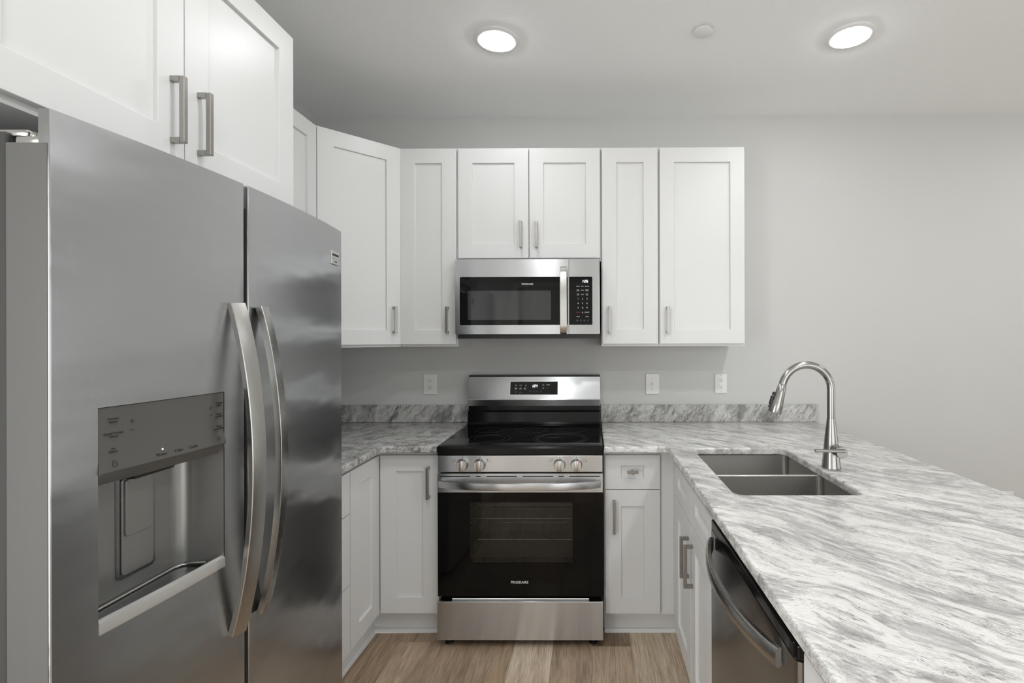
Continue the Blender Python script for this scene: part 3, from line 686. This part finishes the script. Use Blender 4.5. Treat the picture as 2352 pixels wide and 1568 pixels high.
# control band with knobs
cp = MB().box(-RW + .0005, RW - .0005, -.6835, -.626, .797, .8735, bev=.003).build('control_band', M['steel_h'], t)
for i, kx in enumerate((-.262, -.183, .181, .258)):
    km = front(kx, -.6836, .833)
    kb = MB().lathe([(.0270, 0), (.0270, .004), (.0255, .006), (.0240, .026), (.0225, .028)], 40, km)
    kb.box(-.0085, .0085, -.0245, .0245, .024, .038, km, .002).build('knob', M['knob'], cp, 40)
    k_ = [c_ for c_ in cp.children if c_.name.startswith('knob')][-1]
    MB().box(-.0008, .0008, .004, .0235, .0381, .0386, km).build('pointer', M['ink_red'], k_, label='red pointer line')
for kx, sgn, du, dv in ((-.262, -1, -1, -1), (-.183, 1, -1, 1), (.181, -1, 1, 1), (.258, 1, 1, -1)):
    ik = MB(); c0 = front(kx + sgn * .040, -.6836, .851)
    for q in ((-.0065, .0065, .0045, .0053), (-.0065, .0065, -.0053, -.0045), (-.0065, -.0057, -.0053, .0053), (.0057, .0065, -.0053, .0053)): ik.box(*q, 0, .0004, c0)
    ik.lathe([(.0022, 0), (.0022, .0005)], 12, c0 @ Matrix.Translation((du * .0065, dv * .0045, 0)))
    ik.build('burner_symbol', M['ink'], cp)
    MB().box(-.0012, .0012, .0305, .0345, 0, .0004, front(kx, -.6836, .833)).build('off_mark', M['ink'], cp)
# cooktop
ck = MB().prism([(-.6815, .8745), (-.6835, .878), (-.6835, .905), (-.678, .9135), (-.668, .9155), (-.1605, .9155), (-.1605, .8745)], -RW, RW, Matrix(((0, 0, 1, 0), (1, 0, 0, 0), (0, 1, 0, 0), (0, 0, 0, 1)))).build('cooktop', M['black_enamel'], t)
MB().box(-RW + .014, RW - .014, -.655, -.172, .9157, .9165).build('cooktop_glass', M['black_glass'], ck)
bn = MB()
for bx, by, rs in ((-.218, -.285, (.076,)), (.011, -.286, (.083,)), (.224, -.282, (.076,)), (-.172, -.508, (.074, .102)), (.178, -.512, (.122, .135, .113))):
    for r in rs: bn.lathe([(r, .9166), (r, .9168), (r - .0011, .9168), (r - .0011, .9166)], 64, Matrix.Translation((bx, by, 0)), cap=False)
bn.build('burner_rings', M['ring'], ck)
# backguard: black lower part, steel upper part
XM = Matrix(((0, 0, 1, 0), (1, 0, 0, 0), (0, 1, 0, 0), (0, 0, 0, 1)))
bg = MB().prism([(-.160, .9168), (-.138, .9215), (-.124, .932), (-.117, .988), (-.112, .994), (-.098, .996), (-.098, 1.0222), (-.022, 1.022), (-.022, .874), (-.160, .874)], -RW + .002, RW - .002, XM).build('backguard', M['black_enamel'], t)
sg = MB().prism([(-.110, 1.0225), (-.121, 1.0575), (-.119, 1.062), (-.086, 1.186), (-.080, 1.190), (-.022, 1.190), (-.022, 1.0225)], -RW + .0005, RW - .0005, XM).build('steel_backguard', M['steel_h'], bg, label='stainless upper backguard')
MB().box(-RW + .0005, RW - .0005, -.083, -.022, 1.1902, 1.1945, bev=.001).build('top_cap', M['black'], bg)
ta = math.atan2(.033, .124)   # lean of the steel face
lean = lambda u, s: axes((u, -.119 + math.sin(ta) * s - .0006 * math.cos(ta), 1.062 + math.cos(ta) * s - .0006 * math.sin(ta)), (1, 0, 0), (0, math.sin(ta), math.cos(ta)), (0, -math.cos(ta), math.sin(ta)))
lm0 = lean(0, 0)
MB().box(-.1385, .1375, .0235, .1030, 0, .0006, lm0).build('display_frame', M['chrome'], bg)
dp = MB().box(-.1365, .1355, .0255, .1010, 0, .0018, lm0).build('display', M['black_glass'], bg, label='black display panel')
lz = lm0 @ Matrix.Translation((0, 0, .0019))
dgt = MB(); q = lz @ Matrix.Translation((-.006, .067, 0))
dgt.segs('1', q @ Matrix.Translation((-.007, 0, 0)), .007, .0155, .18).box(.0015, .0035, .003, .0052, 0, .0006, q).box(.0018, .0038, .0098, .012, 0, .0006, q).segs('2', q @ Matrix.Translation((.0050, 0, 0)), .0088, .0155, .18).segs('4', q @ Matrix.Translation((.0156, 0, 0)), .0088, .0155, .18)
dgt.build('clock_digits', M['led'], dp, label='lit clock digits')
P2 = lambda u, v: lz @ Matrix.Translation((u, v, 0))
for u_, v_, s_ in ((-.103, .0795, 'Bake'), (-.077, .0795, 'Broil'), (-.103, .0605, 'Keep\nWarm'), (-.077, .0605, 'Self\nClean'), (-.051, .0605, 'Conv\nBake')): MB().text(s_, P2(u_, v_), .0062).build('key_lettering', M['ink_light'], dp)
for u_, v_, s_ in ((-.103, .0405, 'Steam\nBake'), (-.077, .0405, 'No\nPreheat')): MB().text(s_, P2(u_, v_), .0058).build('key_lettering', M['ink_dim'], dp)
MB().text('START', P2(.081, .0805), .0068).build('key_lettering', M['ink_light'], dp)
MB().box(-.004, .0045, .0795, .0803, 0, .0004, P2(-.047, 0)).box(-.004, .0045, .0745, .0753, 0, .0004, P2(-.047, 0)).box(-.0005, .0005, .0745, .0803, 0, .0004, P2(-.047, 0)).build('key_symbol', M['ink_light'], dp)
for sg_ in (1, -1):
    ar = MB()
    for s2 in (1, -1):
        c0 = P2(.053, .0805 if sg_ > 0 else .0625) @ Matrix.Translation((s2 * .0026, 0, 0)) @ Matrix.Rotation(-s2 * sg_ * math.radians(52), 4, 'Z')
        ar.box(-.0042, .0042, -.0006, .0006, 0, .0004, c0)
    ar.build('arrow_key', M['ink_light'], dp)
for u_ in (-.022, -.001, .019, .041): MB().lathe([(.0050, 0), (.0050, .0004), (.0042, .0004), (.0042, 0)], 18, P2(u_, .0435), cap=False).build('key_symbol', M['ink_dim'], dp)
MB().text('OFF', P2(.077, .0625), .0068).build('off_lettering', M['ink_red'], dp)
for fx in (-.335, .335):
    MB().lathe([(.021, 0), (.021, .010), (.015, .012), (.015, .0348)], 24, Matrix.Translation((fx, -.645, 0))).build('foot', M['black'], t, 40)
for fx in (-.335, .335):
    MB().lathe([(.021, 0), (.021, .010), (.015, .012), (.015, .0348)], 24, Matrix.Translation((fx, -.08, 0))).build('foot', M['black'], t, 40)

# ------------------------------------------------------------------ refrigerator
t = thing('refrigerator', 'large stainless side-by-side refrigerator with ice and water dispenser', 'refrigerator', (-.9, -1.755, 0))
FY0, FY1, FYG = -2.206, -1.300, -1.818
MB().box(-1.262, -.583, FY0 + .006, FY1 - .005, .03, 1.735, bev=.004).build('case', M['case'], t)
xf = lambda y: -.4715 - .0365 * ((y + 1.753) / .453) ** 2
def profile(y0, y1, r0, r1, n=18, back=-.575):
    pts = [(y0, back)]
    for k in range(6):
        a = PI / 2 * k / 5; pts.append((y0 + r0 - r0 * math.cos(a), xf(y0 + r0) - r0 + r0 * math.sin(a)))
    for k in range(1, n): 
        y = y0 + r0 + (y1 - r1 - y0 - r0) * k / n; pts.append((y, xf(y)))
    for k in range(6):
        a = PI / 2 * (1 - k / 5); pts.append((y1 - r1 + r1 * math.cos(a), xf(y1 - r1) - r1 + r1 * math.sin(a)))
    pts.append((y1, back)); return pts
DZ0, DZ1, DZN = .045, 1.766, 1.714
HY0, HY1, HZ0, HZ1 = -2.141, -1.885, .916, 1.296
def fridge_door(name, y0, y1, hole):
    tb = bmesh.new()
    fr_ = profile(y0, y1, .0025 if hole else .003, .003 if hole else .008)
    if hole:   # make the opening's edges part of the profile
        ys = [p for p in fr_]
        ys = [p for p in ys if not (abs(p[0] - HY0) < .006 or abs(p[0] - HY1) < .006) or p[1] < -.52]
        ys += [(HY0, xf(HY0)), (HY1, xf(HY1))]
        head, mid, tail = ys[0], sorted(ys[1:], key=lambda p: p[0]), None
        endp = fr_[-1]; mid = [p for p in mid if p != endp]
        # keep rounded ends in order
        fr_ = [head] + [p for p in mid] + [endp]
    zs = [DZ0, HZ0, HZ1, DZN, DZ1] if hole else [DZ0, DZN, DZ1]
    V = [[tb.verts.new((x, y, z)) for (y, x) in fr_] for z in zs]
    for i in range(len(zs) - 1):
        for k in range(len(fr_) - 1):
            (ya, xa_), (yb, xb) = fr_[k], fr_[k + 1]
            if hole and zs[i] >= HZ0 - 1e-6 and zs[i + 1] <= HZ1 + 1e-6 and ya >= HY0 - 1e-6 and yb <= HY1 + 1e-6: continue
            if zs[i] >= DZN - 1e-6 and (k == 0 or k == len(fr_) - 2): continue
            tb.faces.new((V[i][k], V[i][k + 1], V[i + 1][k + 1], V[i + 1][k]))
    iN = len(zs) - 2
    tb.faces.new(V[0])
    # back and the ledge behind the raised front skin
    n = len(fr_)
    inn = [(y, x - .016) for y, x in fr_[1:-1]]
    inn[0] = (y0, fr_[1][1] - .010); inn[-1] = (y1, fr_[-2][1] - .010)
    lo = [tb.verts.new((x, y, DZN)) for y, x in inn]; hi = [tb.verts.new((x, y, DZ1)) for y, x in inn]
    for k in range(len(inn) - 1):
        tb.faces.new((lo[k], lo[k + 1], hi[k + 1], hi[k])); tb.faces.new((hi[k], hi[k + 1], V[-1][k + 2], V[-1][k + 1]))
    tb.faces.new([V[iN][0]] + lo + [V[iN][-1]])
    tb.faces.new((lo[0], hi[0], V[-1][1], V[iN][1])); tb.faces.new((lo[-1], hi[-1], V[-1][-2], V[iN][-2]))
    tb.faces.new([V[i][0] for i in range(iN + 1)] + [V[i][-1] for i in range(iN, -1, -1)])
    mb = MB(); mb.add(tb); return mb.build(name, M['steel_v'], t, 35)
fz = fridge_door('freezer_door', FY0, FYG - .006, True)
fd = fridge_door('fridge_door', FYG + .007, FY1, False)
# freezer door side: grey painted edge panel on the near side
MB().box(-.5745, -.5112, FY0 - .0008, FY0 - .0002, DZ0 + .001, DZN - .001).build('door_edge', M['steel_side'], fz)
MB().box(-.5745, -.4760, FYG + .0062, FYG + .0068, DZ0 + .001, DZN - .001).build('door_edge', M['case'], fd)  # dark strip added as painted shade inside the gap between the doors
# hinge on top of the freezer door
hg = MB(); hg.box(-.572, -.530, FY0 + .008, FY0 + .060, DZN + .0005, DZN + .014, bev=.004).box(-.62, -.555, FY0 + .012, FY0 + .052, DZN + .0145, DZN + .026, bev=.004)
hg.lathe([(.011, 0), (.011, .020), (.008, .023)], 20, Matrix.Translation((-.543, FY0 + .030, DZN + .014)))
hg.build('hinge', M['chrome'], fz, 40, label='shiny top hinge')
# handles
def fridge_handle(y, z0, z1, parent, tilt):
    pth = []; ct, st_ = math.cos(math.radians(tilt)), math.sin(math.radians(tilt))
    for k in range(29):
        a = -1 + 2 * k / 28; pth.append((xf(y) + .0085 + .047 * (1 - a * a) ** .92, y, z0 + (z1 - z0) * k / 28))
    base = [(-.006, -.017), (.0066, -.017), (.0080, -.0155), (.0088, 0), (.0080, .0155), (.0066, .017), (-.006, .017)]
    # a runs out of the door, b along it; the face is turned a little away from the gap
    prof = [(a * ct + b * st_, b * ct - a * st_) for a, b in base]
    hb = MB(); t_ = bmesh.new(); rings = []
    for i, p in enumerate(pth):
        d = Vector(pth[min(i + 1, 28)]) - Vector(pth[max(i - 1, 0)]); d.normalize(); out = Vector((d.z, 0, -d.x))
        rings.append([t_.verts.new(Vector(p) + out * a + Vector((0, 1, 0)) * b) for a, b in prof])
    for a, b in zip(rings, rings[1:]):
        for k in range(len(prof)): t_.faces.new((a[k], a[(k + 1) % len(prof)], b[(k + 1) % len(prof)], b[k]))
    t_.faces.new(rings[0]); t_.faces.new(rings[-1]); hb.add(t_)
    hb.build('handle', M['nickel'], parent, 25)
fridge_handle(-1.861, .758, 1.488, fz, 18); fridge_handle(-1.777, .762, 1.485, fd, -8)
# badge
bx = xf(-1.345)
bm = axes((xf(-1.370) + .0005, -1.370, 1.668), (-.10, .995, 0), (0, 0, 1), (.995, .10, 0))
bd = MB().box(-.030, .030, -.0215, .0215, 0, .004, bm, .001).build('badge', M['knob'], fd, label='small metal name badge')
MB().box(-.029, .029, -.0045, -.0035, .004, .0043, bm).build('badge_line', M['ink'], bd)
MB().text('FRIGIDAIRE', bm @ Matrix.Translation((0, .0085, .0041)), .0098, bold=True).build('badge_lettering', M['ink'], bd)
MB().text('GALLERY', bm @ Matrix.Translation((0, -.0125, .0041)), .0062).build('badge_small_lettering', M['ink_dim'], bd)
# dispenser: recess, tray, paddle, control panel
rc = bmesh.new()
XBK = -.5685
def ring_pts(z, far): 
    pts = [(xf(HY0) - .001, HY0 + .0005)]
    r = .028
    pts += [(XBK + r - r * math.sin(a), HY0 + .004 + r - r * math.cos(a)) for a in [PI / 2 * k / 6 for k in range(7)]]
    pts += [(XBK + r - r * math.cos(a), HY1 - .004 - r + r * math.sin(a)) for a in [PI / 2 * k / 6 for k in range(7)]]
    pts += [(xf(HY1) - .001, HY1 - .0005)]
    return [rc.verts.new((x, y, z)) for x, y in pts]
ra, rb_ = ring_pts(HZ0 + .001, 0), ring_pts(HZ1 - .001, 0)
for k in range(len(ra) - 1): rc.faces.new((ra[k], ra[k + 1], rb_[k + 1], rb_[k]))
rc.faces.new(ra); rc.faces.new(rb_)
mb = MB(); mb.add(rc); ds = mb.build('dispenser_recess', M['grey_plastic'], fz, 40, label='grey plastic dispenser recess')
for p_ in ds.data.polygons: p_.flip() if hasattr(p_, 'flip') else None
n_ = 14; yy = [HY0 + .0006 + (HY1 - HY0 - .0012) * k / n_ for k in range(n_ + 1)]
lip = bmesh.new()   # bright front lip of the tray, follows the door's bow
prof = [(.0015, HZ0 + .0005), (.0025, HZ0 + .004), (.001, HZ0 + .0205), (-.006, HZ0 + .024), (-.012, HZ0 + .022), (-.012, HZ0 + .0015)]
rg = [[lip.verts.new((xf(y) + dx, y, z)) for dx, z in prof] for y in yy]
for a, b_ in zip(rg, rg[1:]):
    for k in range(len(prof)): lip.faces.new((a[k], a[(k + 1) % len(prof)], b_[(k + 1) % len(prof)], b_[k]))
lip.faces.new(rg[0]); lip.faces.new(rg[-1]); mb = MB(); mb.add(lip); mb.build('tray_lip', M['tray'], ds, 40, label='bright steel tray lip')
tr_ = MB(); tr_.prism([(p[0] if p[0] < -.51 else -.506, p[1]) for p in ((-.5, HY0 + .006), (XBK + .006, HY0 + .012), (XBK + .006, HY1 - .012), (-.5, HY1 - .006))], HZ0 + .0015, HZ0 + .006); tr_.build('drip_tray', M['steel_dark'], ds)
tl = MB().sweep([(-.508, HY1 - .008, HZ0 + .013), (XBK + .028, HY1 - .008, HZ0 + .011), (XBK + .012, HY1 - .014, HZ0 + .010), (XBK + .005, HY1 - .03, HZ0 + .009), (XBK + .005, HY0 + .02, HZ0 + .009)], circ(.0028, 8)); tl.build('tray_rim', M['chrome'], ds, 50)
pd = MB(); pm = axes((XBK + .0005, -1.998, 0), (0, 1, 0), (0, 0, 1), (1, 0, 0))
pd.prism(rrect(-.040, .042, .956, 1.152, .010, 4), 0, .004, pm); pd.build('paddle_frame', M['steel_dark'], ds)
MB().prism(rrect(-.034, .034, .963, 1.148, .008, 4), .004, .0075, pm, .0012).build('paddle', M['grey_plastic'], ds)
MB().prism(rrect(-.030, .029, 1.036, 1.144, .006, 4), .0076, .0115, pm, .0012).build('paddle_pad', M['grey_plastic'], ds)
MB().box(XBK + .006, XBK + .045, -2.045, -1.955, 1.150, 1.1605, bev=.003).build('spout_block', M['black'], ds)
pn = bmesh.new()
prof = [(-.045, 1.160), (-.014, 1.163), (.0045, 1.1855), (.0045, 1.188), (-.0008, 1.2085), (-.0012, HZ1 - .0012), (-.045, HZ1 - .0012)]
rg = [[pn.verts.new((xf(y) + dx, y, z)) for dx, z in prof] for y in yy]
for a, b_ in zip(rg, rg[1:]):
    for k in range(len(prof)): pn.faces.new((a[k], a[(k + 1) % len(prof)], b_[(k + 1) % len(prof)], b_[k]))
pn.faces.new(rg[0]); pn.faces.new(rg[-1]); mb = MB(); mb.add(pn); cpn = mb.build('control_panel', M['panel_grey'], fz, 25, label='smoked grey dispenser control panel')
def on_lip(y, z):
    return on_panel(y, z, .0045 - .2585 * (z - 1.188) + .0003) @ Matrix.Rotation(-math.atan(.2585), 4, 'X')
def on_panel(y, z, out=.0002):
    dy = .002; tx_ = Vector((xf(y + dy) - xf(y - dy), 2 * dy, 0)).normalized(); nz = Vector((tx_.y, -tx_.x, 0))
    return axes((xf(y) + out, y, z), tx_, (0, 0, 1), nz)
for y, z, s_ in ((-2.117, 1.272, 'Freezer\nBoost'), (-2.117, 1.247, 'Quick Freeze\nTimer'), (-2.117, 1.221, 'Ice\nMaker'), (-1.899, 1.271, 'Change\nFilter'), (-1.899, 1.247, 'Reset\nAir Filter'), (-1.899, 1.221, 'Reset\nWater Filter')): MB().text(s_, on_panel(y, z), .0058).build('key_lettering', M['ink'], cpn)
for y in (-2.086, -1.921):
    for z, s_ in ((1.265, '+'), (1.250, '\u2212')): MB().text(s_, on_panel(y, z), .013).build('key_lettering', M['ink'], cpn)
for y, s_ in ((-2.035, 'Water'), (-2.000, 'Cube'), (-1.968, 'Crush')): MB().text(s_, on_lip(y, 1.1945), .0080).build('key_lettering', M['ink'], cpn)
tx = MB(); lk = on_lip(-2.117, 1.197)
for q in ((-.004, .004, -.004, -.003), (-.004, .004, .001, .002), (-.004, -.003, -.004, .002), (.003, .004, -.004, .002), (-.0025, -.0018, .002, .006), (.0018, .0025, .002, .006), (-.0025, .0025, .0055, .0063)): tx.box(*q, 0, .0004, lk)
tx.build('lock_symbol', M['ink'], cpn)
MB().lathe([(.0038, 0), (.0038, .0004), (.003, .0004), (.003, 0)], 16, on_lip(-1.903, 1.198), cap=False).build('key_symbol', M['ink'], cpn)
MB().lathe([(.0016, 0), (.0012, .0008)], 12, on_lip(-2.031, 1.2035)).build('indicator_light', M['led'], cpn, label='small lit indicator')
MB().box(-.63, -.584, FY0 + .02, FY1 - .02, .0, .040).build('toe_grille', M['black'], t)

# ------------------------------------------------------------------ dishwasher
t = thing('dishwasher', 'stainless dishwasher with bowed handle under the peninsula worktop', 'dishwasher', (1.0, -1.775, 0))
DY0, DY1, DX = -2.0865, -1.4635, .684
MB().box(.735, 1.30, DY0 + .008, DY1 - .008, .10, .868).build('tub', M['case'], t)
pr = [(.733, DY0), (DX + .012, DY0), (DX + .004, DY0 + .004), (DX, DY0 + .014), (DX, DY1 - .003), (DX + .003, DY1), (.733, DY1)]
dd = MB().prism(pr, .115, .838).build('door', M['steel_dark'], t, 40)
pr2 = [(.733, DY0), (DX + .012, DY0), (DX + .004, DY0 + .004), (DX, DY0 + .014), (DX, DY1 - .003), (DX + .003, DY1), (.733, DY1)]
MB().prism(pr2, .8385, .866, bev=.003).build('top_strip', M['black_enamel'], dd, label='black top control strip')
pth = []
for k in range(25):
    a = -1 + 2 * k / 24; pth.append((DX - .0075 - .047 * (1 - a * a) ** .85, -1.763 + a * .262, .808))
hb = MB().sweep(pth, [(-.006, -.018), (.003, -.019), (.008, -.014), (.009, 0), (.008, .014), (.003, .019), (-.006, .018)], (0, 0, 1))
hb.build('handle', M['nickel'], dd, 45, label='lighter bowed steel handle')
MB().box(.755, .775, DY0 + .004, DY1 - .004, 0, .098).build('kick_plate', M['black'], t)
